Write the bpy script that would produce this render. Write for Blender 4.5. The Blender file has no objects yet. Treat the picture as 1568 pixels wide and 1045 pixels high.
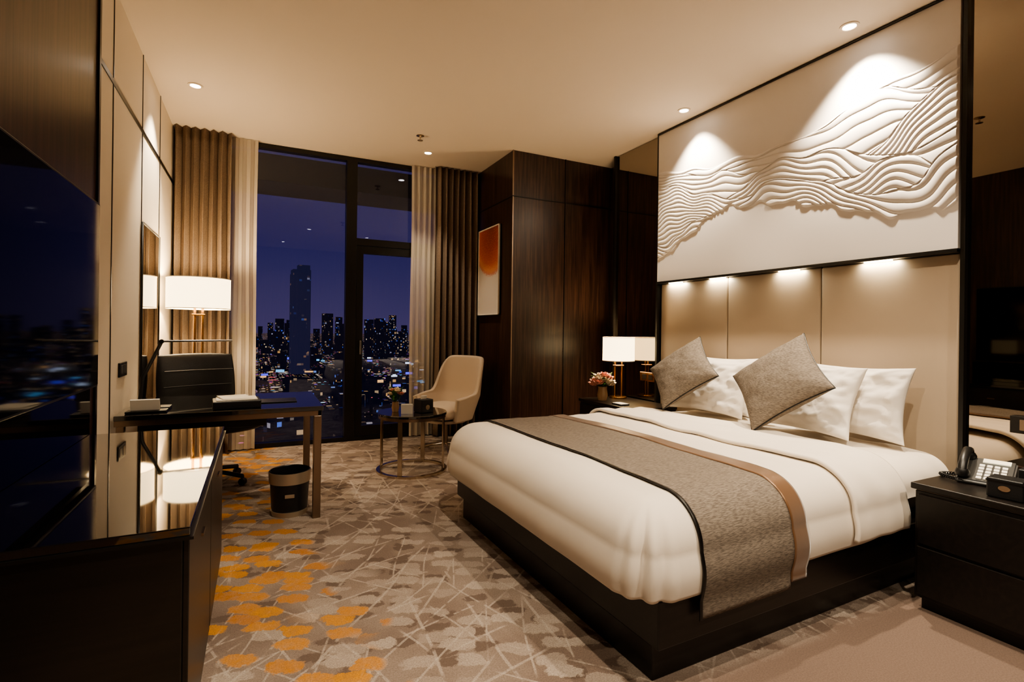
import bpy, bmesh, math, random
import numpy as np
from mathutils import Vector, Matrix, noise, Euler
random.seed(7)
S=bpy.context.scene
D2R=math.pi/180
def lin(c):
    r=[]
    for v in c[:3]:
        v=v/255.
        r.append(v/12.92 if v<=.04045 else ((v+.055)/1.055)**2.4)
    return (r[0],r[1],r[2],1)
# ---------------------------------------------------------------- materials
def newmat(name):
    m=bpy.data.materials.new(name); m.use_nodes=True
    nt=m.node_tree; b=nt.nodes['Principled BSDF']
    return m,nt,b
def N(nt,t,**kw):
    n=nt.nodes.new(t)
    for k,v in kw.items():
        if hasattr(n,k): setattr(n,k,v)
        else: n.inputs[k].default_value=v
    return n
def L(nt,a,b): nt.links.new(a,b)
def mth(nt,op,a,b=None,c=None):
    n=nt.nodes.new('ShaderNodeMath'); n.operation=op
    for i,x in enumerate((a,b,c)):
        if x is None: continue
        if isinstance(x,(int,float)): n.inputs[i].default_value=x
        else: L(nt,x,n.inputs[i])
    return n.outputs[0]
def mixc(nt,f,a,b):
    n=nt.nodes.new('ShaderNodeMix'); n.data_type='RGBA'
    for i,x in ((0,f),(6,a),(7,b)):
        if isinstance(x,(int,float)): n.inputs[i].default_value=x
        elif isinstance(x,tuple): n.inputs[i].default_value=x
        else: L(nt,x,n.inputs[i])
    return n.outputs[2]
def sstep(nt,x,lo,hi):
    n=nt.nodes.new('ShaderNodeMapRange'); n.interpolation_type='SMOOTHSTEP'
    L(nt,x,n.inputs[0]); n.inputs[1].default_value=lo; n.inputs[2].default_value=hi
    return n.outputs[0]
def mat(name,col,rough=.5,metal=0,spec=.5,bump=0,bscale=200,emit=None,es=0,var=0,coat=0,sheen=0):
    m,nt,b=newmat(name)
    c=lin(col)
    b.inputs['Base Color'].default_value=c
    b.inputs['Roughness'].default_value=rough; b.inputs['Metallic'].default_value=metal
    b.inputs['Specular IOR Level'].default_value=spec
    b.inputs['Coat Weight'].default_value=coat
    b.inputs['Sheen Weight'].default_value=sheen
    tc=N(nt,'ShaderNodeTexCoord')
    if bump or var:
        nz=N(nt,'ShaderNodeTexNoise'); nz.inputs['Scale'].default_value=bscale; nz.inputs['Detail'].default_value=3
        L(nt,tc.outputs['Object'],nz.inputs['Vector'])
        if bump:
            bp=N(nt,'ShaderNodeBump'); bp.inputs['Strength'].default_value=bump; bp.inputs['Distance'].default_value=.002
            L(nt,nz.outputs[0],bp.inputs['Height']); L(nt,bp.outputs[0],b.inputs['Normal'])
        if var:
            d=tuple(x*(1-var) for x in c[:3])+(1,); e=tuple(min(1,x*(1+var)) for x in c[:3])+(1,)
            L(nt,mixc(nt,nz.outputs[0],d,e),b.inputs['Base Color'])
    if emit:
        b.inputs['Emission Color'].default_value=lin(emit); b.inputs['Emission Strength'].default_value=es
    return m
def woodmat(name,c1,c2,rough=.32,scale=(28,28,1.1)):
    m,nt,b=newmat(name)
    tc=N(nt,'ShaderNodeTexCoord'); mp=N(nt,'ShaderNodeMapping'); mp.inputs['Scale'].default_value=scale
    L(nt,tc.outputs['Object'],mp.inputs[0])
    nz=N(nt,'ShaderNodeTexNoise'); nz.inputs['Scale'].default_value=1.6; nz.inputs['Detail'].default_value=6; nz.inputs['Roughness'].default_value=.65
    L(nt,mp.outputs[0],nz.inputs['Vector'])
    f=sstep(nt,nz.outputs[0],.35,.7)
    L(nt,mixc(nt,f,lin(c1),lin(c2)),b.inputs['Base Color'])
    b.inputs['Roughness'].default_value=rough
    bp=N(nt,'ShaderNodeBump'); bp.inputs['Strength'].default_value=.12; bp.inputs['Distance'].default_value=.001
    L(nt,nz.outputs[0],bp.inputs['Height']); L(nt,bp.outputs[0],b.inputs['Normal'])
    return m
def weave(name,c1,c2,sx,sy,sz,rough=.85,bump=.4):
    m,nt,b=newmat(name)
    tc=N(nt,'ShaderNodeTexCoord'); mp=N(nt,'ShaderNodeMapping'); mp.inputs['Scale'].default_value=(sx,sy,sz)
    L(nt,tc.outputs['Object'],mp.inputs[0])
    nz=N(nt,'ShaderNodeTexNoise'); nz.inputs['Scale'].default_value=1; nz.inputs['Detail'].default_value=3
    L(nt,mp.outputs[0],nz.inputs['Vector'])
    f=sstep(nt,nz.outputs[0],.35,.65)
    L(nt,mixc(nt,f,lin(c1),lin(c2)),b.inputs['Base Color'])
    b.inputs['Roughness'].default_value=rough; b.inputs['Specular IOR Level'].default_value=.2
    bp=N(nt,'ShaderNodeBump'); bp.inputs['Strength'].default_value=bump; bp.inputs['Distance'].default_value=.002
    L(nt,nz.outputs[0],bp.inputs['Height']); L(nt,bp.outputs[0],b.inputs['Normal'])
    return m
M={}
M['ceil']=mat('ceiling_paint',(226,212,195),.9,bump=.05,bscale=60)
M['wood']=woodmat('dark_wood_veneer',(38,25,20),(74,52,42))
M['wood2']=woodmat('espresso_wood',(13,10,8),(24,18,15),.35,(1.2,28,28))
M['wall']=mat('wall_fabric_panel',(232,220,202),.8,bump=.2,bscale=300)
M['black']=mat('black_trim',(14,12,11),.35)
M['gold']=mat('aged_brass',(186,142,84),.25,1)
M['bronze']=mat('brushed_bronze',(150,132,116),.3,1,bump=.1,bscale=120)
M['chrome']=mat('polished_champagne_metal',(205,190,170),.22,1)
M['band']=mat('satin_champagne_band',(176,160,140),.4,.6)
M['mirror']=mat('mirror_glass',(190,185,178),.01,1)
M['mirrordark']=mat('tinted_mirror_glass',(165,155,142),.01,1)
M['leatherw']=mat('white_leather_relief',(222,216,211),.45,bump=.08,bscale=400)
M['headb']=mat('beige_leather',(174,157,137),.5,bump=.15,bscale=500)
M['linen']=mat('white_linen',(216,206,193),.85,bump=.1,bscale=300,sheen=.1)
M['pillow']=mat('white_pillow_cotton',(226,219,210),.85,bump=.1,bscale=200,sheen=.1)
M['runner']=weave('grey_woven_runner',(94,86,79),(130,120,110),45,420,420,bump=.25)
M['cush']=weave('grey_woven_cushion',(96,88,80),(130,120,110),60,60,420,bump=.25)
M['satin']=mat('bronze_satin',(112,80,52),.3,.3,bump=.1,bscale=40,sheen=.4)
M['drape']=weave('taupe_drape',(108,93,80),(140,123,107),160,160,300)
M['glass_black']=mat('black_glass_top',(6,6,7),.03,0,.9,coat=1)
M['tv']=mat('tv_screen_glass',(3,3,5),.05,0,.2)
M['leatherb']=mat('black_leather',(22,22,24),.38,bump=.3,bscale=220)
M['plastic']=mat('black_plastic',(16,16,17),.4)
M['greypl']=mat('grey_plastic',(62,62,62),.4)
M['whitepl']=mat('white_keys',(225,222,215),.4)
M['chairfab']=mat('cream_upholstery',(200,183,163),.75,bump=.3,bscale=350,sheen=.2)
M['paper']=mat('paper',(235,228,215),.7)
M['steel']=mat('steel',(170,170,170),.25,1)
M['pink']=mat('pink_petals',(232,170,155),.6,var=.2,bscale=40)
M['cream']=mat('cream_petals',(240,225,200),.6,var=.1,bscale=40)
M['leaf']=mat('green_leaf',(60,100,42),.5,var=.3,bscale=40)
M['vase']=mat('vase_ceramic',(150,120,90),.2,coat=.5)
M['marble']=mat('dark_glass_tabletop',(24,20,18),.06,0,.8,coat=1)
M['outdoor']=mat('facade_dark_metal',(18,24,30),.7)
# sheer
m,nt,b=newmat('sheer_curtain')
b.inputs['Base Color'].default_value=lin((205,195,180)); b.inputs['Roughness'].default_value=.9
tr=N(nt,'ShaderNodeBsdfTransparent'); mx=N(nt,'ShaderNodeMixShader'); mx.inputs[0].default_value=.78
out=nt.nodes['Material Output']; L(nt,tr.outputs[0],mx.inputs[1]); L(nt,b.outputs[0],mx.inputs[2]); L(nt,mx.outputs[0],out.inputs[0])
M['sheer']=m
# window glass
m,nt,b=newmat('window_glass')
tr=N(nt,'ShaderNodeBsdfTransparent'); tr.inputs[0].default_value=(.9,.92,.96,1)
gl=N(nt,'ShaderNodeBsdfGlossy'); gl.inputs['Roughness'].default_value=.0; gl.inputs[0].default_value=(.8,.85,1,1)
fr=N(nt,'ShaderNodeFresnel'); fr.inputs[0].default_value=1.5
mx=N(nt,'ShaderNodeMixShader'); L(nt,mth(nt,'MULTIPLY',fr.outputs[0],1.2),mx.inputs[0]); L(nt,tr.outputs[0],mx.inputs[1]); L(nt,gl.outputs[0],mx.inputs[2])
L(nt,mx.outputs[0],nt.nodes['Material Output'].inputs[0]); M['glass']=m
def emat(name,col,st):
    m,nt,b=newmat(name); b.inputs['Base Color'].default_value=lin((230,220,200)); b.inputs['Roughness'].default_value=.9
    b.inputs['Emission Color'].default_value=lin(col); b.inputs['Emission Strength'].default_value=st
    return m
M['shade']=emat('lit_lamp_shade',(255,224,172),4.6)
M['bulb']=emat('downlight_lens',(255,244,228),30)
M['ledstrip']=emat('led_strip',(255,232,190),14)
M['lcd']=emat('phone_display',(200,210,190),.4)
for k,(cc,st) in enumerate((((220,235,255),1.6),((110,200,255),1.3),((255,190,110),1.4),((90,90,255),1.5))):
    m=emat('city_billboard_%d'%k,cc,st); m.cycles.emission_sampling='NONE'; M['bill%d'%k]=m
# carpet
m,nt,b=newmat('patterned_carpet')
geo=N(nt,'ShaderNodeNewGeometry'); pos=geo.outputs['Position']
def mapped(src,rot,sc,loc=(0,0,0)):
    mp=N(nt,'ShaderNodeMapping'); mp.inputs['Rotation'].default_value=(0,0,rot*D2R); mp.inputs['Location'].default_value=loc
    mp2=N(nt,'ShaderNodeMapping'); mp2.inputs['Scale'].default_value=sc
    L(nt,src,mp.inputs[0]); L(nt,mp.outputs[0],mp2.inputs[0]); return mp2.outputs[0]
def noisen(vec,scale,det=2,rough=.5):
    n=N(nt,'ShaderNodeTexNoise'); n.inputs['Scale'].default_value=scale; n.inputs['Detail'].default_value=det; n.inputs['Roughness'].default_value=rough
    L(nt,vec,n.inputs['Vector']); return n
def warp(scale,amt,det):
    dn=noisen(pos,scale,det,.7)
    vs=N(nt,'ShaderNodeVectorMath'); vs.operation='SUBTRACT'; L(nt,dn.outputs['Color'],vs.inputs[0]); vs.inputs[1].default_value=(.5,.5,.5)
    vv=N(nt,'ShaderNodeVectorMath'); vv.operation='MULTIPLY_ADD'; L(nt,vs.outputs[0],vv.inputs[0]); vv.inputs[1].default_value=(amt,amt,0); L(nt,pos,vv.inputs[2])
    return vv.outputs[0]
wp=warp(17,.085,5)
def blotlayer(rot,sc,lo,hi,loc):
    v=mapped(wp,rot,sc,loc)
    vo=N(nt,'ShaderNodeTexVoronoi'); vo.voronoi_dimensions='2D'; vo.distance='MINKOWSKI'; vo.inputs['Exponent'].default_value=2.6; vo.inputs['Scale'].default_value=1; vo.inputs['Randomness'].default_value=.8; L(nt,v,vo.inputs['Vector'])
    sep=N(nt,'ShaderNodeSeparateColor'); L(nt,vo.outputs['Color'],sep.inputs[0])
    ins=mth(nt,'SUBTRACT',1.0,sstep(nt,vo.outputs['Distance'],lo,hi))
    return ins,sep
inside,sep=blotlayer(24,(5.8,10.6,1),.38,.46,(0,0,0))
ins2,sep2=blotlayer(14,(6.2,12,1),.33,.41,(3.3,1.7,0))
big=noisen(pos,1.1,2)
dens=sstep(nt,mth(nt,'ADD',sep.outputs[0],mth(nt,'MULTIPLY',big.outputs[0],.9)),.76,.82)
blot=mth(nt,'MULTIPLY',inside,dens)
dens2=mth(nt,'GREATER_THAN',sep2.outputs[0],.55)
basef=noisen(pos,2.2,4)
base=mixc(nt,sstep(nt,basef.outputs[0],.35,.65),lin((122,107,98)),lin((144,130,120)))
c=mixc(nt,mth(nt,'MULTIPLY',mth(nt,'MULTIPLY',ins2,dens2),.85),base,lin((100,86,78)))
light=mixc(nt,sep.outputs[1],lin((154,141,131)),lin((174,162,151)))
mott=noisen(pos,30,3,.7)
c=mixc(nt,mth(nt,'MULTIPLY',blot,mth(nt,'MULTIPLY_ADD',mott.outputs[0],.5,.60)),c,light)
wl=warp(1.2,.10,1)
for rot,k,seed in ((22,1.9,0),(52,1.6,3),(-42,1.8,7),(74,1.4,11),(2,1.2,15),(-18,1.5,19),(38,1.3,23)):
    v=mapped(wl,rot,(1,1,1),(seed,seed*.7,0))
    w=N(nt,'ShaderNodeTexWave'); w.inputs['Scale'].default_value=k; w.inputs['Distortion'].default_value=.6; w.inputs['Detail'].default_value=1; w.inputs['Detail Scale'].default_value=.3
    L(nt,v,w.inputs['Vector'])
    mk=noisen(v,1.3,1)
    br=noisen(v,16,2)
    f=mth(nt,'MULTIPLY',mth(nt,'MULTIPLY',sstep(nt,w.outputs['Fac'],.988,.998),sstep(nt,mk.outputs[0],.49,.54)),sstep(nt,br.outputs[0],.36,.5))
    c=mixc(nt,mth(nt,'MULTIPLY',f,.62),c,lin((182,171,160)))
sx=N(nt,'ShaderNodeSeparateXYZ'); L(nt,pos,sx.inputs[0])
on=noisen(pos,1.6,2)
edge=mth(nt,'ADD',sx.outputs[0],mth(nt,'MULTIPLY',mth(nt,'SUBTRACT',on.outputs[0],.5),1.7))
om=mth(nt,'MULTIPLY',mth(nt,'SUBTRACT',1.0,sstep(nt,edge,.26,.36)),mth(nt,'MULTIPLY',inside,sstep(nt,sep.outputs[2],.42,.46)))
om=mth(nt,'MULTIPLY',om,mth(nt,'MULTIPLY_ADD',mott.outputs[0],.8,.42))
oc=mixc(nt,sep.outputs[0],lin((204,142,44)),lin((174,112,42)))
c=mixc(nt,om,c,oc)
plain=mth(nt,'MULTIPLY',sstep(nt,sx.outputs[0],1.25,1.5),mth(nt,'SUBTRACT',1.0,sstep(nt,sx.outputs[1],1.35,1.5)))
c=mixc(nt,plain,c,lin((112,96,87)))
pile=noisen(pos,160,2,.7)
c=mixc(nt,mth(nt,'MULTIPLY',sstep(nt,pile.outputs[0],.3,.7),.42),c,lin((80,68,61)))
L(nt,c,b.inputs['Base Color']); b.inputs['Roughness'].default_value=.95; b.inputs['Specular IOR Level'].default_value=.1
bp=N(nt,'ShaderNodeBump'); bp.inputs['Strength'].default_value=.6; bp.inputs['Distance'].default_value=.004; L(nt,pile.outputs[0],bp.inputs['Height']); L(nt,bp.outputs[0],b.inputs['Normal'])
M['carpet']=m
# painting
m,nt,b=newmat('abstract_painting')
tc=N(nt,'ShaderNodeTexCoord'); sp=N(nt,'ShaderNodeSeparateXYZ'); L(nt,tc.outputs['Generated'],sp.inputs[0])
dx=mth(nt,'MULTIPLY',mth(nt,'SUBTRACT',sp.outputs[1],.38),.60); dz=mth(nt,'SUBTRACT',sp.outputs[2],1.0)
nz=N(nt,'ShaderNodeTexNoise'); nz.inputs['Scale'].default_value=45; nz.inputs['Detail'].default_value=4; L(nt,tc.outputs['Generated'],nz.inputs['Vector'])
dd=mth(nt,'SQRT',mth(nt,'ADD',mth(nt,'MULTIPLY',dx,dx),mth(nt,'MULTIPLY',dz,dz)))
dd=mth(nt,'ADD',dd,mth(nt,'MULTIPLY',mth(nt,'SUBTRACT',nz.outputs[0],.5),.12))
cr=N(nt,'ShaderNodeValToRGB'); L(nt,dd,cr.inputs[0]); e=cr.color_ramp.elements
e[0].position=0; e[0].color=lin((120,40,26)); e[1].position=.62; e[1].color=lin((205,198,190))
for p,cc in ((.25,(158,62,42)),(.42,(196,96,62)),(.5,(216,146,100)),(.54,(200,126,104)),(.565,(208,200,192))):
    x=e.new(p); x.color=lin(cc)
spk=noisen(tc.outputs['Generated'],90,2)
L(nt,mixc(nt,sstep(nt,spk.outputs[0],.55,.75),cr.outputs[0],lin((226,186,156))),b.inputs['Base Color']); b.inputs['Roughness'].default_value=.6
M['painting']=m
# city materials
def citymat(name,thr,st,base,bs=.5):
    m,nt,b=newmat(name)
    geo=N(nt,'ShaderNodeNewGeometry')
    vm=N(nt,'ShaderNodeVectorMath'); vm.operation='DIVIDE'; L(nt,geo.outputs['Position'],vm.inputs[0]); vm.inputs[1].default_value=(5,5,4)
    fl=N(nt,'ShaderNodeVectorMath'); fl.operation='FLOOR'; L(nt,vm.outputs[0],fl.inputs[0])
    wn=N(nt,'ShaderNodeTexWhiteNoise'); L(nt,fl.outputs[0],wn.inputs['Vector'])
    n2=N(nt,'ShaderNodeTexNoise'); n2.inputs['Scale'].default_value=.015; L(nt,geo.outputs['Position'],n2.inputs['Vector'])
    lit=mth(nt,'GREATER_THAN',mth(nt,'ADD',wn.outputs['Value'],mth(nt,'MULTIPLY',n2.outputs[0],.5)),thr)
    cr=N(nt,'ShaderNodeValToRGB'); cs=N(nt,'ShaderNodeSeparateColor'); L(nt,wn.outputs['Color'],cs.inputs[0]); L(nt,cs.outputs[1],cr.inputs[0])
    e=cr.color_ramp.elements; e[0].color=lin((255,190,110)); e[1].color=lin((80,100,255)); x=e.new(.5); x.color=lin((255,225,180)); x=e.new(.75); x.color=lin((130,170,255))
    em=N(nt,'ShaderNodeEmission'); L(nt,cr.outputs[0],em.inputs[0]); L(nt,mth(nt,'MULTIPLY',lit,mth(nt,'MULTIPLY',cs.outputs[2],st)),em.inputs[1])
    e2=N(nt,'ShaderNodeEmission'); e2.inputs[0].default_value=lin(base); e2.inputs[1].default_value=bs
    ad=N(nt,'ShaderNodeAddShader'); L(nt,em.outputs[0],ad.inputs[0]); L(nt,e2.outputs[0],ad.inputs[1]); L(nt,ad.outputs[0],nt.nodes['Material Output'].inputs[0])
    m.cycles.emission_sampling='NONE'; return m
M['city']=citymat('city_windows',1.18,.85,(24,24,46))
M['citytower']=citymat('city_tower_haze',1.20,.3,(46,46,78),.65)  # haze put into the colour: tower glows dimly, close to the sky tone
m,nt,b=newmat('city_ground')
geo=N(nt,'ShaderNodeNewGeometry')
tot=None
n2=N(nt,'ShaderNodeTexNoise'); n2.inputs['Scale'].default_value=.009; n2.inputs['Detail'].default_value=4; L(nt,geo.outputs['Position'],n2.inputs['Vector'])
for sc,thr,st in ((.09,1.10,7),(.035,1.13,2.5),(.2,1.10,3.5)):
    vo=N(nt,'ShaderNodeTexVoronoi'); vo.voronoi_dimensions='2D'; vo.inputs['Scale'].default_value=sc; L(nt,geo.outputs['Position'],vo.inputs['Vector'])
    cs=N(nt,'ShaderNodeSeparateColor'); L(nt,vo.outputs['Color'],cs.inputs[0])
    on_=mth(nt,'MULTIPLY',mth(nt,'LESS_THAN',vo.outputs['Distance'],.25),mth(nt,'GREATER_THAN',mth(nt,'ADD',cs.outputs[0],mth(nt,'MULTIPLY',n2.outputs[0],.65)),thr))
    cr=N(nt,'ShaderNodeValToRGB'); L(nt,cs.outputs[1],cr.inputs[0])
    e=cr.color_ramp.elements; e[0].color=lin((255,180,90)); e[1].color=lin((70,80,255)); x=e.new(.45); x.color=lin((255,225,180)); x=e.new(.65); x.color=lin((90,200,240)); x=e.new(.78); x.color=lin((255,90,90))
    em=N(nt,'ShaderNodeEmission'); L(nt,cr.outputs[0],em.inputs[0]); L(nt,mth(nt,'MULTIPLY',on_,mth(nt,'MULTIPLY',cs.outputs[2],st*.5)),em.inputs[1])
    if tot is None: tot=em.outputs[0]
    else:
        ad=N(nt,'ShaderNodeAddShader'); L(nt,tot,ad.inputs[0]); L(nt,em.outputs[0],ad.inputs[1]); tot=ad.outputs[0]
e2=N(nt,'ShaderNodeEmission'); e2.inputs[0].default_value=lin((18,19,36)); e2.inputs[1].default_value=.5
ad=N(nt,'ShaderNodeAddShader'); L(nt,tot,ad.inputs[0]); L(nt,e2.outputs[0],ad.inputs[1]); L(nt,ad.outputs[0],nt.nodes['Material Output'].inputs[0])
m.cycles.emission_sampling='NONE'
M['cityground']=m
# ---------------------------------------------------------------- geometry helpers
def link(o,parent=None):
    S.collection.objects.link(o)
    if parent: o.parent=parent
    return o
def empty(name,loc=(0,0,0),rz=0):
    o=bpy.data.objects.new(name,None); o.location=loc; o.rotation_euler=(0,0,rz); o.empty_display_size=.1
    return link(o)
def fin(bm,name,m,parent=None,smooth=False,loc=None,rot=None):
    me=bpy.data.meshes.new(name); bm.normal_update(); bm.to_mesh(me); bm.free()
    o=bpy.data.objects.new(name,me)
    if m is not None: me.materials.append(M[m] if isinstance(m,str) else m)
    if smooth:
        for p in me.polygons: p.use_smooth=True
    if loc: o.location=loc
    if rot: o.rotation_euler=rot
    return link(o,parent)
def box(name,lo,hi,m,parent=None,bev=0,seg=2,rot=None):
    c=[(a+b_)/2 for a,b_ in zip(lo,hi)]; s=[abs(b_-a) for a,b_ in zip(lo,hi)]
    bm=bmesh.new(); bmesh.ops.create_cube(bm,size=1)
    for v in bm.verts: v.co=Vector((v.co.x*s[0],v.co.y*s[1],v.co.z*s[2]))
    if bev: bmesh.ops.bevel(bm,geom=list(bm.edges),offset=bev,segments=seg,profile=.5,affect='EDGES')
    return fin(bm,name,m,parent,smooth=bev>.008,loc=c,rot=rot)
def lathe(name,prof,m,parent=None,loc=(0,0,0),n=40,smooth=True,cap=False):
    bm=bmesh.new(); rings=[]
    for r,z in prof:
        rings.append([bm.verts.new((r*math.cos(2*math.pi*i/n),r*math.sin(2*math.pi*i/n),z)) for i in range(n)])
    for a,b_ in zip(rings,rings[1:]):
        for i in range(n): bm.faces.new((a[i],a[(i+1)%n],b_[(i+1)%n],b_[i]))
    if cap: bm.faces.new(rings[0][::-1]); bm.faces.new(rings[-1])
    o=fin(bm,name,m,parent,loc=loc)
    if smooth:
        for p in o.data.polygons: p.use_smooth=len(p.vertices)==4
        o.data.set_sharp_from_angle(angle=40*D2R)
    return o
def cyl(name,r,z0,z1,m,parent=None,x=0,y=0,n=32):
    return lathe(name,[(r,z0),(r,z1)],m,parent,(x,y,0),n,cap=True)
def tube(name,pts,r,m,parent=None,cyclic=False):
    cu=bpy.data.curves.new(name,'CURVE'); cu.dimensions='3D'; cu.bevel_depth=r; cu.bevel_resolution=3; cu.use_fill_caps=True
    sp=cu.splines.new('POLY'); sp.points.add(len(pts)-1)
    for p,q in zip(sp.points,pts): p.co=(*q,1)
    sp.use_cyclic_u=cyclic
    o=bpy.data.objects.new(name,cu); cu.materials.append(M[m]); S.collection.objects.link(o)
    bpy.context.view_layer.update()
    me=bpy.data.meshes.new_from_object(o.evaluated_get(bpy.context.evaluated_depsgraph_get()))
    bpy.data.objects.remove(o)
    for p in me.polygons: p.use_smooth=True
    o=bpy.data.objects.new(name,me)
    if not me.materials: me.materials.append(M[m])
    return link(o,parent)
def surf(name,P,m,parent=None,solid=0,wrapu=False,off=0):
    nu,nv=P.shape[:2]; v=P.reshape(-1,3)
    idx=np.arange(nu*nv).reshape(nu,nv)
    if wrapu: idx=np.vstack([idx,idx[:1]])
    f=np.stack([idx[:-1,:-1],idx[1:,:-1],idx[1:,1:],idx[:-1,1:]],-1).reshape(-1,4)
    me=bpy.data.meshes.new(name); me.from_pydata([tuple(a) for a in v.tolist()],[],f.tolist()); me.update()
    for p in me.polygons: p.use_smooth=True
    me.materials.append(M[m]); o=bpy.data.objects.new(name,me); link(o,parent)
    if solid:
        md=o.modifiers.new('Solid','SOLIDIFY'); md.thickness=solid; md.offset=off
    return o
def fn(x,y,z=0): return noise.noise(Vector((x,y,z)))

XL,XR,YB,YF,ZC=-.77,3.80,-1.6,6.12,3.27
# ---------------------------------------------------------------- shell
box('floor',(XL-.1,YB-.1,-.1),(XR+.1,YF+.16,0),'carpet')
box('ceiling',(XL-.1,YB-.1,ZC),(XR+.1,YF+.16,ZC+.1),'ceil')
box('wall_left',(XL-.12,YB,0),(XL,YF+.16,ZC),'wall')
box('wall_right',(XR,YB,0),(XR+.12,YF,ZC),'wood')
box('wall_back',(XL,YB-.12,0),(XR,YB,ZC),'wood')
box('wall_closet',(2.48,5.04,0),(XR,YF+.16,ZC),'wood')
box('wall_headboard',(3.63,.2,0),(XR,4.70,ZC),'black')
box('trim_1',(3.146,5.030,0),(3.154,5.045,ZC),'black')
box('trim_2',(2.47,5.030,2.765),(XR,5.045,2.775),'black')
box('trim_3',(2.471,5.03,2.765),(2.485,YF,2.775),'black')
box('trim_4',(2.474,5.031,0),(2.486,5.043,ZC),'bronze')
box('baseboard_closet',(2.485,5.022,0),(XR,5.04,.08),'black')
box('baseboard_closet_side',(2.465,5.022,0),(2.48,YF-.15,.08),'black')
TE=3.29
box('wall_left_tv_panel',(XL,YB,0),(XL+.03,TE-.03,ZC),'wood')
box('trim_5',(XL,TE-.03,0),(XL+.04,TE,ZC),'black')
for i,y in enumerate((3.72,4.56,5.30)):
    box('trim_%d'%(6+i),(XL,y-.006,0),(XL+.004,y+.006,ZC),'black')
box('trim_9',(XL,TE,2.70),(XL+.006,YF,2.73),'black')
box('baseboard_left',(XL,TE,0),(XL+.015,YF,.1),'black')
g=empty('dressing_mirror',(XL,4.85,0)); box('glass',(.004,-.30,.5),(.012,.42,2.05),'mirror',g)
tube('frame',[(.012,-.30,.5),(.012,.42,.5),(.012,.42,2.05),(.012,-.30,2.05)],.007,'black',g,True)
g=empty('tinted_mirror_panel',(3.60,4.33,0)); box('glass',(0,-.35,.0),(.028,.34,ZC-.005),'mirrordark',g)  # wall mirror with a tinted reflective face
box('frame_a',(-.03,.335,0),(.028,.36,ZC-.002),'black',g); box('frame_b',(-.035,-.375,0),(.028,-.35,ZC-.002),'black',g)
g=empty('tinted_mirror_panel',(3.60,.85,0)); box('glass',(0,-.6,.62),(.028,.62,ZC-.005),'mirrordark',g)  # second wall mirror, above a wood panel
box('frame_a',(-.035,.62,0),(.028,.642,ZC-.002),'black',g); box('frame_b',(-.02,-.64,0),(.028,-.6,ZC-.002),'black',g)
box('lower_panel',(-.02,-.6,0),(.028,.62,.62),'wood',g)
# ---------------------------------------------------------------- art relief panel
Y0,Y1,Z0,Z1=3.95,1.50,1.80,ZC-.005
nu,nv=1000,620
s=np.linspace(0,1,nu)[:,None]; z=np.linspace(Z0,Z1,nv)[None,:]
ks=[0,.314,.545,.70,.848,.923,1]
sm=lambda arr,w=30:np.convolve(np.pad(np.interp(np.linspace(0,1,nu),ks,arr),w,mode='edge'),np.ones(2*w+1)/(2*w+1),'valid')[:,None]
top=sm([2.87,2.76,2.72,2.80,2.88,2.90,2.99]); bot=sm([2.00,2.37,2.30,2.19,2.05,2.04,2.06])
tp=2*math.pi
wob=.022*np.sin(tp*(2.3*s+.8*z))+.014*np.sin(tp*(4.7*s-1.3*z)+1)+.006*np.sin(tp*(9*s+2*z))
C=lambda *a: sm(list(a))
lay=[(top+.010*np.sin(tp*6*s),.040,3.0),
     (C(2.66,2.68,2.70,2.80,2.86,2.78,2.70),.048,-5.0),
     (C(2.84,2.70,2.50,2.40,2.55,2.70,2.80),.038,9.0),
     (C(2.40,2.46,2.60,2.62,2.46,2.38,2.50),.045,-8.0),
     (C(2.74,2.50,2.36,2.36,2.46,2.36,2.22),.040,9.0),
     (C(2.16,2.34,2.46,2.34,2.20,2.26,2.42),.042,-7.0)]
H=np.zeros((nu,nv))
for k,(c_,sp_,ti) in enumerate(lay):
    spv=sp_*(1+.30*np.sin(tp*(1.3*s+.37*k)))*(1+.45*s)
    d=(c_+wob*(.6+.2*k)-z)
    ph=d/spv+ti*s+.35*np.sin(tp*(1.7*s+z+k))*np.clip(d/.2,0,1)
    h=np.power(np.abs(np.sin(np.pi*ph)),.5)*(np.clip(d/.012,0,1)**.5)
    H=np.where(d>0,h,H)
b2=bot+.016*np.sin(tp*9*s)+.008*np.sin(tp*17*s+1)
msk=np.clip((z-b2)/.014,0,1)**.7*np.clip((top+.03-z)/.02,0,1)
H=H*msk*np.clip(s/.006,0,1)*np.clip((1-s)/.004,0,1)
G=np.zeros((nu,nv,3)); G[...,0]=3.555-.0105*H; G[...,1]=Y0+(Y1-Y0)*s+0*z; G[...,2]=z+0*s
g=empty('headboard_art_panel',(0,0,0))
surf('relief',G,'leatherw',g)
box('backing',(3.557,Y1,Z0),(3.629,Y0,Z1),'leatherw',g)
box('frame_bottom',(3.540,Y1-.003,Z0-.022),(3.602,Y0+.003,Z0-.002),'black',g)
box('frame_top',(3.54,Y1-.003,Z1-.012),(3.56,Y0+.003,Z1),'black',g)
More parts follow.
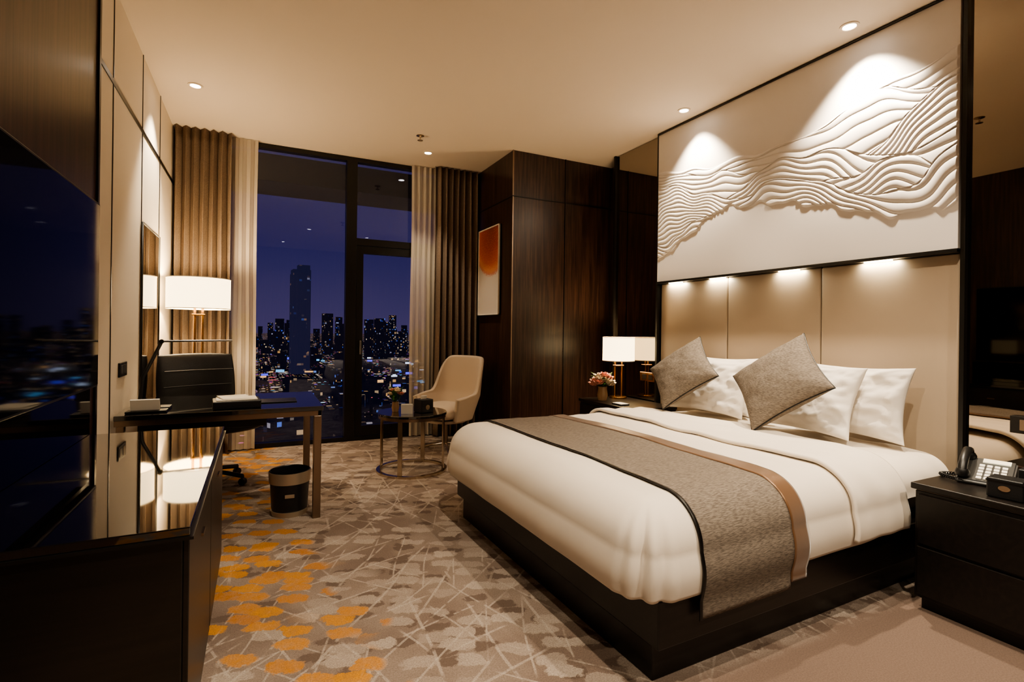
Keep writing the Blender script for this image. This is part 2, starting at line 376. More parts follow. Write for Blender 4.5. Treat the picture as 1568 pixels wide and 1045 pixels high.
# ---------------------------------------------------------------- headboard
g=empty('headboard',(3.61,2.727,0))
for i in range(3):
    y0=-1.221+i*.814
    box('panel_%d'%(i+1),(-.005,y0+.003,.0),(.019,y0+.811,1.777),'headb',g,bev=.010,seg=3)
g2=empty('headboard_led_spotlight')
for i,y in enumerate((3.72,3.22,2.55,1.93)):
    box('led_%d'%i,(3.565,y-.08,1.771),(3.590,y+.08,1.778),'ledstrip',g2)
    ld=bpy.data.lights.new('headboard_led','AREA'); ld.shape='RECTANGLE'; ld.size=.02; ld.size_y=.22; ld.energy=1.3; ld.color=(1,.88,.62)
    lo=bpy.data.objects.new('led_light_%d'%i,ld); lo.location=(3.584,y,1.768); lo.rotation_euler=(0,-.6,0); link(lo,g2)
# ---------------------------------------------------------------- window
g=empty('window_1',(0,YF,0))
def fr(n,x0,x1,z0,z1,y0=0,y1=.09): box(n,(x0,y0,z0),(x1,y1,z1),'black',g)
fr('head',XL,2.48,3.22,ZC-.002); fr('sill',XL,2.48,0.002,.05,-.01)
fr('jamb_l',XL+.002,XL+.06,.05,3.22); fr('jamb_r',2.42,2.478,.05,3.22)
fr('mullion',.895,1.01,.05,3.22,-.02)
fr('transom',1.01,2.42,2.26,2.34,-.01)
box('glass_a',(XL+.06,.04,.05),(.895,.046,3.22),'glass',g)
box('glass_top',(1.01,.04,2.34),(2.42,.046,3.22),'glass',g)
g=empty('door_1',(0,YF,0))
for n,a in (('stile_l',(1.015,1.09,.055,2.255)),('stile_r',(1.86,1.93,.055,2.255)),('rail_t',(1.09,1.86,2.17,2.255)),('rail_b',(1.09,1.86,.055,.17))):
    box(n,(a[0],-.005,a[2]),(a[1],.07,a[3]),'black',g)
box('glass',(1.09,.04,.17),(1.86,.046,2.17),'glass',g)
box('handle',(1.05,-.05,1.0),(1.07,-.035,1.16),'steel',g,bev=.004); box('handle_mount',(1.05,-.035,1.07),(1.07,-.005,1.09),'steel',g)
box('side_panel',(1.93,.0,.055),(2.42,.06,2.255),'black',g)
box('ceiling_balcony',(-4,YF+1.1,3.16),(6,YF+1.9,3.5),'outdoor')
# ---------------------------------------------------------------- curtains
def curtain(name,x0,x1,y,m,period,amp,z0=.015,z1=ZC-.006,seed=0,th=.004):
    n=int((x1-x0)/period*14); k=26
    P=np.zeros((n,k,3))
    for i in range(n):
        t=i/(n-1); x=x0+(x1-x0)*t
        for j in range(k):
            w=j/(k-1); zz=z1+(z0-z1)*w
            a=amp*(.75+.30*w)*(1+.25*fn(x*7,seed))
            ph=2*math.pi*(x/period)+.8*fn(x*5,w*1.5,seed)
            P[i,j]=(x+.01*fn(x*9,w*2,seed+5)+.012*math.sin(2*ph)*.5, y+a*math.sin(ph)+.006*fn(x*4,w*3,seed), zz)
    return surf(name,P,m,None,solid=th)
curtain('drape_curtain',-.745,-.27,5.975,'drape',.079,.054,seed=1)
curtain('drape_curtain',1.90,2.43,5.975,'drape',.079,.054,seed=2)
curtain('sheer_curtain',-.30,-.02,6.07,'sheer',.07,.018,seed=3,th=0)
curtain('sheer_curtain',1.64,1.93,6.07,'sheer',.07,.018,seed=4,th=0)
# ---------------------------------------------------------------- city
random.seed(11)
cg=empty('city_skyline')
box('ground',(-6000,150,-95),(6000,9000,-94),'cityground',cg)
bm=bmesh.new()
def tower(bm,x,y,w,d,h,a=None,z0=-94):
    r=bmesh.ops.create_cube(bm,size=1); a=random.uniform(-.5,.5) if a is None else a; ca,sa=math.cos(a),math.sin(a)
    for v in r['verts']:
        X,Y=v.co.x*w,v.co.y*d
        v.co=Vector((x+X*ca-Y*sa,y+X*sa+Y*ca,z0+(v.co.z+.5)*h))
for i in range(900):
    y=450+3200*random.random()**1.2; x=y*random.uniform(-.6,1.0)
    h=random.choice([8,10,14,18,25,35]) *random.uniform(.7,1.3)
    if y<900: h=min(h,20)
    tower(bm,x,y,random.uniform(14,36),random.uniform(14,36),h)
for i in range(90):
    y=random.uniform(1700,3400); x=y*random.uniform(-.3,.5)
    tower(bm,x,y,random.uniform(18,36),random.uniform(18,36),random.uniform(70,94+y*.014))
for (k,yy,w,top_) in ((-.02,1900,28,140),(.035,1900,26,124),(.115,2000,30,148),(.135,2200,26,140),(.21,2000,30,134),(.235,2100,22,150),(.16,1900,24,120),(.19,1700,26,124)):
    tower(bm,k*yy,yy,w,w,top_)
fin(bm,'buildings','city',cg)
bm=bmesh.new(); tower(bm,79,1150,34,32,214,.1); tower(bm,84,1150,22,22,224,.1); tower(bm,70,1150,20,24,205,.1); fin(bm,'skyscraper','citytower',cg)
for q in range(4):
    bm=bmesh.new()
    for i in range(8):
        y=random.uniform(500,1400); x=y*random.uniform(.0,.30)
        tower(bm,x,y,random.uniform(5,13),.6,random.uniform(2,5),random.uniform(-.3,.3),-94+random.uniform(2,26))
    fin(bm,'billboards_%d'%q,'bill%d'%q,cg)
# ---------------------------------------------------------------- bed
BR=.022
g=empty('bed',(2.4-2.4*math.cos(BR)+2.4*math.sin(BR),2.4-2.4*math.sin(BR)-2.4*math.cos(BR),0),BR)
box('base_plinth',(1.31,1.50,0),(3.52,3.36,.13),'wood2',g,bev=.004)
box('base_upper',(1.28,1.44,.15),(3.52,3.40,.33),'wood2',g,bev=.006)
box('base_shadow_gap',(1.35,1.54,.125),(3.51,3.34,.155),'black',g)
box('mattress',(1.33,1.53,.33),(3.52,3.36,.60),'linen',g,bev=.06,seg=5)
BX,BYN,BYF,BT=1.37,1.60,3.28,.655; RV=.17
def bedmap(p,q,off,wr=1.0):
    dp=max(0,BX-p); dq=0; sg=0
    if q<BYN: dq=BYN-q; sg=-1
    elif q>BYF: dq=q-BYF; sg=1
    t=max(dp,dq)
    puff=.012*math.sin(max(0,min(1,(q-BYN)/(BYF-BYN)))*math.pi)
    fl=min(1,max(0,1-t/.08))*.85+.15
    n=wr*(.008*fn(p*2.3,q*2.1,1)*(.4+.6*fl)+.0035*fn(p*5,q*3.4,4)*fl+.0025*fn(p*15,q*6,7)*fl)
    if p>2.1: n+=wr*.004*math.sin(26*(p+.25*q)+5*fn(p*2,q*2,9))*min(1,(p-2.1)/.3)*max(0,fn(p*1.7,q*2.2,12)+.35)
    if t==0:
        return (p,q,BT+off+puff+n)
    l=math.hypot(dp,dq); ux,uy=-dp/l,sg*dq/l
    R=RV+off; aL=R*math.pi/2
    tt=t*(R/RV)
    if tt<aL:
        a=tt/R; h=R*math.sin(a); dz=R*(1-math.cos(a)); nx=math.sin(a); nz=math.cos(a)
    else:
        h=R; dz=R+(tt-aL); nx=1; nz=0
        h+= .016*math.sin(min(1,(tt-aL)/.18)*math.pi)
    corner=min(dp,dq)/max(dp,dq,1e-6)
    fold=wr*(.003*fn((p+q)*5,t*.8,3)*min(1,t/.2)+.024*corner*math.sin(14*math.atan2(dq,dp+1e-6)+3*t)*min(1,t/.25)*.6)
    x0=BX if dp>0 else p; y0=(BYN if sg<0 else BYF) if dq>0 else q
    hh=h+nx*(n+fold)
    return (x0+ux*hh,y0+uy*hh,BT+off-dz+nz*n+puff*max(0,1-t*5))
def sheet(name,p0,p1,q0,q1,off,m,st=.02,solid=.0,wr=1.0):
    nu=max(3,int((p1-p0)/st)); nv=int((q1-q0)/st)
    P=np.zeros((nu+1,nv+1,3))
    for i in range(nu+1):
        for j in range(nv+1):
            p=p0+(p1-p0)*i/nu; q=q0+(q1-q0)*j/nv
            P[i,j]=bedmap(p,q,off,wr)
    return surf(name,P,m,g,solid=solid,off=0)
HG=.445
sheet('bed_sheet',2.3,3.46,BYN-.30,BYF+.30,-.03,'linen',.02,0,1.2)
sheet('duvet',BX-HG+.02,2.60,BYN-HG+.02,BYF+HG-.02,0.0,'linen',.013,.012,1.1)
sheet('duvet_fold',2.42,2.86,BYN-.38,BYF+.36,.025,'linen',.013,.02,1.7)
sheet('bed_runner',1.47,1.99,BYN-.50,BYF+.50,.014,'runner',.016,.004,1.1)
sheet('runner_satin_band',1.99,2.09,BYN-.47,BYF+.46,.017,'satin',.012,.006,1.3)
sheet('runner_piping',1.458,1.472,BYN-.50,BYF+.50,.016,'black',.007,.004,1.1)
def pillow(name,w,h,t,m,loc,lean,yaw=0,spin=0,piping=None,seed=0,wr=.012):
    n=48
    e=empty(name,loc)
    Rm=Matrix.Rotation(yaw,4,'Z')@Matrix.Rotation(lean,4,'Y')@Matrix.Rotation(spin,4,'X')
    for sgn in (1,-1):
        P=np.zeros((n+1,n+1,3))
        for i in range(n+1):
            for j in range(n+1):
                u=-math.cos(math.pi*i/n); v=-math.cos(math.pi*j/n)
                uu=u*w/2*(1-.10*(1-v*v)); vv=v*h/2*(1-.10*(1-u*u))
                th=t/2*((1-u*u)*(1-v*v))**.42
                wn=wr*(fn(u*2.5+seed,v*2.5,sgn)+.5*fn(u*6+seed,v*6,sgn+3)+.25*fn((u+v)*11+seed,(u-v)*4,5))*min(1,th/(t*.25))
                q=Rm@Vector((sgn*(th+wn),uu+.3*wn,vv))
                P[i,j]=q
        if sgn<0: P=P[::-1]
        surf('side_%s'%('front' if sgn<0 else 'back'),P,m,e)
    if piping:
        pts=[]
        for a,b_ in (((-1,-1),(1,-1)),((1,-1),(1,1)),((1,1),(-1,1)),((-1,1),(-1,-1))):
            for k in range(14):
                f=k/14; u=a[0]+(b_[0]-a[0])*f; v=a[1]+(b_[1]-a[1])*f
                pts.append(tuple(Rm@Vector((0,u*w/2*(1-.10*(1-v*v)),v*h/2*(1-.10*(1-u*u))))))
        tube('piping',pts,.005,piping,e,True)
    return e
pillow('pillow',.70,.46,.17,'pillow',(3.40,2.00,.885),.25,seed=1,wr=.026)
pillow('pillow',.70,.46,.17,'pillow',(3.23,2.18,.885),.38,seed=4,yaw=-.05,wr=.026)
pillow('pillow',.70,.46,.17,'pillow',(3.40,3.04,.885),.25,seed=7,wr=.026)
pillow('pillow',.70,.46,.17,'pillow',(3.23,2.96,.885),.38,seed=9,yaw=.04,wr=.026)
pillow('throw_cushion',.49,.49,.20,'cush',(3.01,3.05,.985),.62,spin=math.pi/4,piping='black',seed=12,wr=.008,yaw=.05)
pillow('throw_cushion',.53,.53,.22,'cush',(2.96,2.17,.998),.62,spin=math.pi/4,piping='black',seed=15,wr=.008,yaw=-.08)
# ---------------------------------------------------------------- nightstands
def nightstand(loc,dx,dy,h=.60):
    g=empty('nightstand',loc)
    box('body',(0.015,0.015,.06),(dx,dy-.015,h-.035),'wood2',g,bev=.003)
    box('top',(0,0,h-.03),(dx,dy,h),'wood2',g,bev=.005)
    box('plinth',(.05,.03,0),(dx,dy-.03,.06),'black',g)
    box('reveal',(.02,.02,h-.036),(dx,dy-.02,h-.029),'bronze',g)
    box('drawer_top',(0.0,.03,.32),(.016,dy-.03,h-.05),'wood2',g,bev=.003)
    box('drawer_bottom',(0.0,.03,.08),(.016,dy-.03,.305),'wood2',g,bev=.003)
    return g
nightstand((2.81,.60,0),.745,.76)
nightstand((3.02,3.66,0),.54,.86)
# ---------------------------------------------------------------- lamps
def lamp(name,loc,z0,zs,h,r,stem,energy):
    g=empty(name,loc)
    lathe('base',[(0.001,z0),(r*.55,z0),(r*.55,z0+.018),(r*.5,z0+.022),(.001,z0+.022)],'gold',g)
    for k,dy in enumerate((-.032,.032)):
        cyl('stem_%d'%(k+1),.009 if r<.2 else .011,z0+.02,zs+.04,'gold',g,dy,-dy*.5,16)
    box('crossbar',(-.05,-.03,zs-.06),(.05,.03,zs-.045),'gold',g,bev=.003)
    lathe('shade',[(r,zs),(r,zs+h)],'shade',g,n=64)
    lathe('shade_ring_bottom',[(r+.001,zs-.003),(r+.003,zs-.003),(r+.003,zs+.004),(r+.001,zs+.004)],'paper',g,n=64)
    lathe('shade_ring_top',[(r+.001,zs+h-.004),(r+.003,zs+h-.004),(r+.003,zs+h+.003),(r+.001,zs+h+.003)],'paper',g,n=64)
    tube('spider',[(-r,0,zs+h-.02),(r,0,zs+h-.02)],.003,'gold',g)
    lathe('bulb',[(.001,zs+.04),(.02,zs+.06),(.032,zs+.1),(.02,zs+.13),(.001,zs+.14)],'ledstrip',g,n=16)
    ld=bpy.data.lights.new(name,'POINT'); ld.energy=energy; ld.color=(1,.75,.45); ld.shadow_soft_size=.06
    lo=bpy.data.objects.new('light',ld); lo.location=(0,0,zs+h*.62); link(lo,g)
    return g
lamp('floor_lamp',(-.475,5.38,0),0,1.455,.27,.25,0,55)
lamp('table_lamp',(3.41,4.36,0),.60,.995,.245,.165,0,30)
# ---------------------------------------------------------------- downlights
def downlight(x,y,e,size=80*D2R,blend=.6,tilt=(0,0),rad=.03):
    g=empty('downlight',(x,y,ZC))
    lathe('trim_ring',[(.055,0),(.055,-.006),(.04,-.008),(.036,-.002)],'ceil',g)
    lathe('lens',[(.001,-.003),(.037,-.003)],'bulb',g)
    ld=bpy.data.lights.new('downlight','SPOT'); ld.energy=e; ld.spot_size=size; ld.spot_blend=blend; ld.color=(1,.84,.63); ld.shadow_soft_size=rad
    lo=bpy.data.objects.new('spot',ld); lo.location=(0,0,-.02); lo.rotation_euler=(tilt[0],tilt[1],0); link(lo,g)
downlight(3.36,3.42,260,86*D2R,.8,(0,-.15)); downlight(3.36,2.0,380,92*D2R,.8,(0,-.15))
downlight(-.48,4.93,170,78*D2R,.6,(0,.1)); downlight(1.68,5.57,90,70*D2R,.6)
downlight(.9,1.3,280,125*D2R,.8); downlight(2.1,.9,240,120*D2R,.8)  # unseen downlights outside the frame, added as ambient fill
downlight(.5,-.6,240,130*D2R,.8); downlight(2.4,-.6,200,130*D2R,.8)  # also unseen, behind the camera, added for fill
def sprinkler(x,y):
    g=empty('ceiling_sprinkler',(x,y,ZC))
    lathe('escutcheon',[(.04,0),(.04,-.004),(.015,-.012),(.001,-.012)],'chrome',g)
    cyl('stem',.007,-.045,-.01,'chrome',g); lathe('deflector',[(.001,-.045),(.028,-.047),(.028,-.05),(.001,-.05)],'chrome',g)
sprinkler(1.46,5.12); sprinkler(1.40,2.30)
# ---------------------------------------------------------------- painting
g=empty('framed_painting',(2.48,5.68,0))
box('canvas',(-.03,-.36,1.49),(-.022,.21,2.50),'painting',g)
box('frame_back',(-.028,-.372,1.478),(0,.222,2.512),'plastic',g)
for n,a in (('frame_t',(-.372,.222,2.50,2.512)),('frame_b',(-.372,.222,1.478,1.49)),('frame_l',(-.372,-.36,1.49,2.50)),('frame_r',(.21,.222,1.49,2.50))):
    box(n,(-.042,a[0],a[2]),(-.022,a[1],a[3]),'paper',g)
# ---------------------------------------------------------------- TV + credenza
g=empty('television',(XL+.03,2.32,0))
box('body',(0.01,-.80,1.0),(.045,.82,1.89),'plastic',g,bev=.004)
box('screen',(.044,-.79,1.012),(.047,.81,1.878),'tv',g)
g=empty('credenza',(0,0,0))
box('top',(XL+.031,1.62,.735),(-.155,3.18,.76),'glass_black',g,bev=.003)
box('top_edge_metal',(XL+.031,1.612,.728),(-.147,3.188,.736),'black',g)
box('body',(XL+.031,1.64,.05),(-.175,3.16,.728),'wood2',g,bev=.003)
box('plinth',(XL+.031,1.68,0),(-.21,3.13,.05),'black',g)
for i,y in enumerate((1.65,2.41)):
    box('door_%d'%i,(-.176,y,.08),(-.16,y+.74,.72),'wood2',g,bev=.003)
    box('handle_%d'%i,(-.16,y+.34,.60),(-.153,y+.345+.06,.61),'bronze',g)
box('backsplash_panel',(XL+.031,1.62,.762),(XL+.036,3.18,.99),'tv',g)
# ---------------------------------------------------------------- desk
g=empty('writing_desk',(0,0,0))
DX0,DX1,DY0,DY1=XL+.02,.41,3.72,4.62
box('top',(DX0,DY0,.735),(DX1,DY1,.765),'marble',g,bev=.003)
box('apron_front',(DX0,DY0+.01,.70),(DX1-.01,DY0+.035,.735),'bronze',g,bev=.002)
box('apron_back',(DX0,DY1-.035,.70),(DX1-.01,DY1-.01,.735),'bronze',g,bev=.002)
box('apron_side',(DX1-.035,DY0+.01,.70),(DX1-.01,DY1-.01,.735),'bronze',g,bev=.002)
box('drawer_box',(DX0+.1,DY0+.1,.64),(DX1-.35,DY1-.3,.735),'wood2',g,bev=.003)
for i,y in enumerate((DY0+.01,DY1-.06)):
    box('leg_%d'%i,(DX1-.06,y,0),(DX1-.01,y+.05,.70),'bronze',g,bev=.003)
    box('leg_wall_%d'%i,(DX0+.01,y,0),(DX0+.05,y+.05,.70),'bronze',g,bev=.003)
TZ=.766
g=empty('desk_task_lamp',(-.60,3.98,TZ))
box('base',(-.07,-.06,0),(.10,.06,.015),'plastic',g,bev=.003)
tube('lower_arm',[(-.07,0,.012),(-.055,.02,.20),(.03,.12,.43)],.011,'plastic',g)
tube('upper_arm',[(.03,.12,.43),(.44,.16,.435)],.007,'steel',g)
tube('joint',[(.03,.10,.43),(.03,.14,.43)],.014,'plastic',g)
g=empty('tent_card_holder',(-.66,3.84,TZ))
box('base',(-.05,-.05,0),(.16,.05,.012),'plastic',g,bev=.003)
box('card',(-.03,-.01,.012),(.12,.004,.08),'paper',g,rot=(.3,0,0)); box('card_back',(-.03,.012,.012),(.12,.02,.075),'plastic',g,rot=(.3,0,0))
g=empty('leather_desk_folder',(-.12,3.90,TZ),.08)
box('tray',(-.14,-.11,0),(.14,.11,.05),'leatherb',g,bev=.006); box('booklet',(-.12,-.09,.05),(.12,.10,.056),'paper',g,bev=.001)
box('page',(-.10,-.06,.057),(.08,.12,.062),'paper',g,rot=(.03,.02,.2))
g=empty('leather_desk_pad',(.14,4.1,TZ)); box('pad',(-.12,-.10,0),(.12,.10,.006),'leatherb',g,bev=.002)
g=empty('wall_socket',(XL,4.02,1.02)); box('plate',(0,-.10,-.045),(.010,.10,.045),'plastic',g,bev=.003)
for k in range(2): box('insert_%d'%k,(.009,-.075+k*.085,-.028),(.012,-.01+k*.085,.028),'greypl',g,bev=.001)
# ---------------------------------------------------------------- wastebasket
g=empty('wastebasket',(.215,3.92,0))
lathe('body',[(.001,.004),(.105,.004),(.118,.05),(.128,.245),(.131,.30),(.125,.30),(.12,.24),(.10,.02),(.001,.02)],'leatherb',g)
lathe('band_bottom',[(.1,0),(.114,0),(.122,.035),(.108,.035)],'band',g)
lathe('band_top',[(.1285,.225),(.1335,.225),(.1375,.30),(.131,.303),(.126,.30)],'band',g)
lathe('rim',[(.131,.298),(.134,.303),(.128,.306),(.124,.30)],'black',g)
a=math.atan2(-3.92,-.215)
bx=box('logo_plate',(-.002,-.03,-.012),(.003,.03,.012),'band',g,bev=.001); bx.location=(.127*math.cos(a),.127*math.sin(a),.15); bx.rotation_euler=(0,.07,a)
# ---------------------------------------------------------------- office chair
def roundpad(name,w,d,t,m,parent,mtx,crown=.012,curve=0,n=30,sq=.22):
    for sgn in (1,-1):
        A=np.zeros((n+1,n+1,3))
        for i in range(n+1):
            for j in range(n+1):
                u=-math.cos(math.pi*i/n); v=-math.cos(math.pi*j/n)
                x=u*math.sqrt(max(0,1-sq*v*v)); y=v*math.sqrt(max(0,1-sq*u*u))
                th=t/2*min(1,((1-u**4)*(1-v**4)))**.35
                q=Vector((x*w/2,y*d/2,sgn*th+crown*(1-u*u)*(1-v*v)*sgn+curve*u*u))
                A[i,j]=mtx@q
        if sgn<0: A=A[::-1]
        surf(name+('_a' if sgn>0 else '_b'),A,m,parent)
g=empty('office_chair',(-.37,4.90,0),.42)
T=lambda x,y,z:Matrix.Translation((x,y,z))
roundpad('seat',.56,.56,.09,'leatherb',g,T(.06,-.07,.49))
Rb=T(0,.25,.79)@Matrix.Rotation(1.45,4,'X')
roundpad('backrest',.60,.56,.075,'leatherb',g,Rb,curve=.05,sq=.12)
for k,zz in enumerate((.93,.80)):
    tube('seam_%d'%k,[(x,.25-(zz-.79)*.12-.053-.05*(x/.30)**2,zz) for x in np.linspace(-.26,.26,12)],.004,'greypl',g)
tube('back_bar',[(0,.10,.42),(0,.30,.44),(0,.36,.55),(0,.33,.72)],.022,'plastic',g)
cyl('gas_column',.025,.1,.44,'plastic',g); cyl('hub',.045,.07,.13,'plastic',g)
for k in range(5):
    a=k*2*math.pi/5+.35
    ca,sa=math.cos(a),math.sin(a)
    tube('spoke_%d'%k,[(ca*.03,sa*.03,.11),(ca*.16,sa*.16,.10),(ca*.31,sa*.31,.075)],.018,'plastic',g)
    w=lathe('caster_%d'%k,[(.001,-.02),(.027,-.02),(.03,-.014),(.03,.014),(.027,.02),(.001,.02)],'plastic',g,n=20)
    w.location=(ca*.31,sa*.31,.031); w.rotation_euler=(math.pi/2,0,a)
    tube('fork_%d'%k,[(ca*.31,sa*.31,.035),(ca*.31,sa*.31,.08)],.012,'plastic',g)
# ---------------------------------------------------------------- coffee table
g=empty('coffee_table',(1.29,4.66,0))
lathe('top',[(.001,.515),(.30,.515),(.315,.52),(.315,.535),(.31,.54),(.001,.54)],'marble',g,n=64)
lathe('top_band',[(.29,.49),(.305,.49),(.305,.516),(.29,.516)],'bronze',g,n=64)
lathe('base_ring',[(.285,0),(.32,0),(.32,.022),(.285,.022),(.285,0)],'chrome',g,n=64,smooth=False)
for k in range(4):
    a=k*math.pi/2+.95; ca,sa=math.cos(a),math.sin(a)
    o=box('leg_%d'%k,(-.006,-.02,0.02),(.006,.02,.495),'chrome',g); o.location=(ca*.297,sa*.297,.257); o.rotation_euler=(0,0,a)
def flower(name,x,y,z,r,m,parent,seed):
    random.seed(seed); bm=bmesh.new()
    for ring,(cnt,tilt,rr) in enumerate(((5,1.35,.45),(6,1.0,.7),(7,.55,1.0))):
        for k in range(cnt):
            a=2*math.pi*k/cnt+ring*.5+random.uniform(-.15,.15)
            ca,sa=math.cos(a),math.sin(a); pv=[]
            for i in range(5):
                f=i/4
                for j in range(-2,3):
                    wd=r*.55*math.sin(math.pi*(.15+.75*f))*j/2*rr
                    rad=r*.15+r*rr*f*math.cos(tilt); h=r*rr*f*math.sin(tilt)*1.1-.1*r*abs(j)*.5
                    pv.append(bm.verts.new((x+ca*rad-sa*wd,y+sa*rad+ca*wd,z+h-r*.2*ring*.6)))
            for i in range(4):
                for j in range(4): bm.faces.new((pv[i*5+j],pv[i*5+j+1],pv[(i+1)*5+j+1],pv[(i+1)*5+j]))
    return fin(bm,name,m,parent,smooth=True)
def bouquet(name,loc,vr,vh,fr_,n,mats,sp):
    g=empty(name,loc)
    lathe('vase',[(.001,0),(vr*.8,0),(vr,vh*.4),(vr*.8,vh*.85),(vr*.9,vh),(vr*.8,vh),(vr*.7,vh*.8),(.001,vh*.3)],'vase',g)
    random.seed(n)
    for i in range(n):
        a=i*2.4; rad=sp*math.sqrt((i+.3)/n); x,y=rad*math.cos(a),rad*math.sin(a); z=vh+.10-.8*rad*rad/sp+random.uniform(-.01,.02)
        flower('bloom_%d'%i,x,y,z,fr_,mats[i%len(mats)],g,i)
        tube('stem_%d'%i,[(0,0,vh*.6),(x*.6,y*.6,vh+.01),(x,y,z)],.002,'leaf',g)
    bm=bmesh.new()
    for i in range(18):
        a=i*2.1; l=sp*1.25; ca,sa=math.cos(a),math.sin(a); pv=[]
        up=random.uniform(-.02,.10)
        for k in range(5):
            f=k/4; w=.022*math.sin(math.pi*min(.98,f+.05)); rr=.01+l*f; zz=vh+.05*math.sin(f*2.2)+up*f
            pv.append((bm.verts.new((ca*rr-sa*w,sa*rr+ca*w,zz)),bm.verts.new((ca*rr+sa*w,sa*rr-ca*w,zz+.004))))
        for k in range(4): bm.faces.new((pv[k][0],pv[k+1][0],pv[k+1][1],pv[k][1]))
    fin(bm,'leaves','leaf',g,smooth=True)
bouquet('flower_vase',(3.15,4.28,.601),.055,.14,.06,15,['pink','cream','pink'],.095)
bouquet('flower_vase',(1.14,4.70,.541),.035,.09,.035,6,['cream','pink'],.055)
g=empty('tissue_box',(1.37,4.58,.541),.3)
box('body',(-.065,-.065,0),(.065,.065,.12),'leatherb',g,bev=.008,seg=3); lathe('oval_plate',[(.001,0),(.022,0),(.022,.003),(.001,.003)],'chrome',g,loc=(-.0,-.066,.05)).rotation_euler=(math.pi/2,0,0)
box('tissue',(-.03,-.004,.11),(.03,.004,.15),'paper',g,rot=(.3,0,0))
g=empty('menu_card',(1.20,4.52,.541),-.3); box('sheet_front',(-.05,-.02,0),(.05,-.016,.09),'paper',g,rot=(.25,0,0)); box('sheet_back',(-.05,.004,0),(.05,.008,.09),'paper',g,rot=(-.25,0,0))
# ---------------------------------------------------------------- lounge chair
g=empty('lounge_chair',(1.86,5.36,0),-1.0)
nu,nv=80,26; P=np.zeros((nu,nv,3))
for i in range(nu):
    th=(-118+236*i/(nu-1))*D2R
    at=abs(th)/D2R
    f=1/(1+math.exp((at-52)/4.5))
    ztop=.60+.40*f-.03*max(0,(at-80)/38)
    for j in range(nv):
        w=j/(nv-1); zz=.33+(ztop-.33)*w
        r=.25+.06*min(1,(zz-.33)/.25)+.03*w*f
        sn,cs_=math.sin(th),math.cos(th)
        k=1/((abs(sn)**3.2+abs(cs_)**3.2)**(1/3.2))
        r*=1+(k-1)*.75
        x=r*sn*1.0; y=r*cs_*.92+.12*(zz-.4)*f
        if at>80: y-= (at-80)/38*.05
        P[i,j]=(x,y,zz)
surf('shell',P,'chairfab',g,solid=.045,off=0)
roundpad('seat_cushion',.50,.54,.15,'chairfab',g,T(0,-.05,.42))
lathe('under_seat',[(.001,.33),(.24,.33),(.22,.30),(.05,.28),(.001,.28)],'chairfab',g)
cyl('swivel_post',.022,.04,.30,'bronze',g)
for k in range(4):
    a=k*math.pi/2+.78; ca,sa=math.cos(a),math.sin(a)
    tube('foot_%d'%k,[(0,0,.06),(ca*.15,sa*.15,.045),(ca*.29,sa*.29,.013)],.013,'chrome',g)
# ---------------------------------------------------------------- phone and bedside things
NZ=.601
g=empty('telephone',(3.14,1.20,NZ),math.pi/2*-1+.25)
bm=bmesh.new()
vs=[bm.verts.new(p) for p in ((-.10,-.11,0),(.10,-.11,0),(.10,.11,0),(-.10,.11,0),(-.10,-.11,.02),(.10,-.11,.02),(.10,.11,.095),(-.10,.11,.095))]
for f in ((0,3,2,1),(4,5,6,7),(0,1,5,4),(1,2,6,5),(2,3,7,6),(3,0,4,7)): bm.faces.new([vs[k] for k in f])
bmesh.ops.bevel(bm,geom=list(bm.edges),offset=.008,segments=3,affect='EDGES')
fin(bm,'base','greypl',g,smooth=False)
sl=math.atan2(.075,.22)
for r in range(5):
    for c_ in range(4):
        y=-.085+r*.028; z_=.02+(y+.11)*.341+.004
        o=box('key_%d_%d'%(r,c_),(-.010,-.010,-.003),(.010,.010,.005),'whitepl',g,bev=.002); o.location=(-.018+c_*.027,y,z_); o.rotation_euler=(sl,0,0)
o=box('display',(-.05,-.018,-.002),(.05,.018,.004),'lcd',g); o.location=(.03,.075,.087); o.rotation_euler=(sl,0,0)
tube('handset_grip',[(-.075,-.095,.045),(-.075,-.085,.080),(-.075,-.03,.115),(-.075,.04,.135),(-.075,.09,.128),(-.075,.105,.10)],.019,'plastic',g)
for k,(y,z_) in enumerate(((-.09,.05),(.095,.10))):
    o=lathe('handset_cup_%d'%k,[(.001,-.018),(.026,-.018),(.03,0),(.022,.016),(.001,.018)],'plastic',g,n=24); o.location=(-.075,y,z_)
pts=[]
for k in range(160):
    t=k/159; a=t*2*math.pi*22
    cx=-.075-.09*math.sin(t*math.pi); cy=-.11+.16*t
    pts.append((cx+.007*math.cos(a),cy,.012+.007*math.sin(a)))
tube('coiled_cord',pts,.0025,'plastic',g)
g=empty('leather_tissue_box',(2.93,1.045,NZ),.1)
box('body',(-.05,-.06,0),(.05,.06,.085),'leatherb',g,bev=.006,seg=3); box('rim',(-.052,-.062,.07),(.052,.062,.076),'black',g)
o=lathe('oval_plate',[(.001,0),(.02,0),(.02,.002),(.001,.002)],'chrome',g); o.rotation_euler=(0,-math.pi/2,0); o.location=(-.051,0,.045); o.scale=(.6,1,1)
g=empty('remote_control_holder',(3.10,1.00,NZ),.1)
box('body',(-.05,-.06,0),(.05,.06,.11),'leatherb',g,bev=.006,seg=3)
for k in range(2): box('remote_%d'%k,(-.02,-.045+k*.05,.04),(0,-.005+k*.05,.17),'plastic',g,bev=.004,rot=(0,-.12,0))
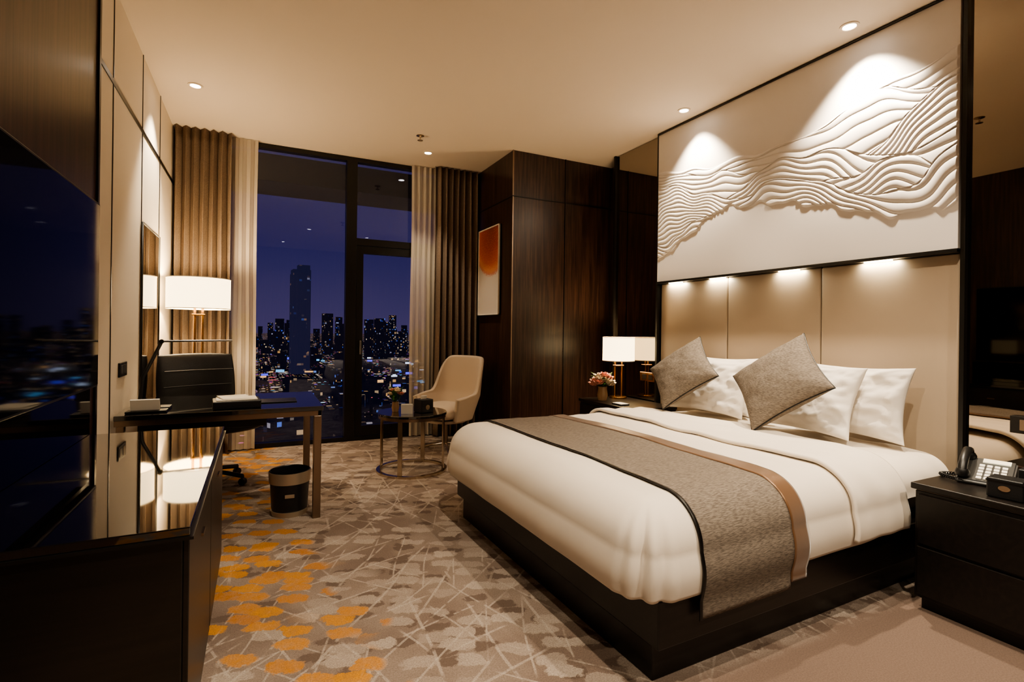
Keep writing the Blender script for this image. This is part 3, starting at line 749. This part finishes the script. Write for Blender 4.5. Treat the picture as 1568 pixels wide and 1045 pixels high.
g=empty('wall_socket',(3.578,1.16,.84)); box('plate',(-.01,-.11,-.045),(0.02,.11,.045),'wood2',g,bev=.003)
for k in range(2): box('insert_%d'%k,(-.013,-.08+k*.09,-.028),(-.009,-.02+k*.09,.028),'bronze',g,bev=.001)
g=empty('wall_socket',(3.598,4.12,.84)); box('plate',(-.01,-.11,-.045),(0.001,.11,.045),'gold',g,bev=.003)
for k in range(2): box('insert_%d'%k,(-.013,-.08+k*.09,-.028),(-.009,-.02+k*.09,.028),'wood2',g,bev=.001)
g=empty('memo_pad',(3.12,3.95,NZ)); box('pad',(-.05,-.07,0),(.05,.07,.012),'leatherb',g,bev=.002); box('paper',(-.045,-.065,.012),(.045,.065,.015),'paper',g)
# ---------------------------------------------------------------- world
w=bpy.data.worlds.new('World'); S.world=w; w.use_nodes=True; nt=w.node_tree; bg=nt.nodes['Background']
tc=N(nt,'ShaderNodeTexCoord'); sp=N(nt,'ShaderNodeSeparateXYZ'); L(nt,tc.outputs['Generated'],sp.inputs[0])
cr=N(nt,'ShaderNodeValToRGB'); L(nt,mth(nt,'MULTIPLY_ADD',sp.outputs[2],1.0,.1),cr.inputs[0]); e=cr.color_ramp.elements
e[0].position=.08; e[0].color=lin((84,74,112)); e[1].position=.7; e[1].color=lin((34,36,74)); x=e.new(.25); x.color=lin((56,51,98))
L(nt,cr.outputs[0],bg.inputs[0]); bg.inputs[1].default_value=.95
# ---------------------------------------------------------------- camera
cam=bpy.data.cameras.new('camera'); co=bpy.data.objects.new('camera',cam); link(co)
cam.sensor_width=36; cam.lens=36*788/1568; cam.clip_start=.05; cam.clip_end=20000
YAW=26.3*D2R; ROLL=.75*D2R
co.matrix_world=Matrix.Translation((0,0,1.30))@Matrix.Rotation(-YAW,4,'Z')@Matrix.Rotation(math.pi/2,4,'X')@Matrix.Rotation(ROLL,4,'Z')
cam.shift_y=-.0105
S.camera=co
try:
    S.view_settings.view_transform='AgX'; S.view_settings.look='AgX - Medium High Contrast'
except Exception as ex: print(ex)
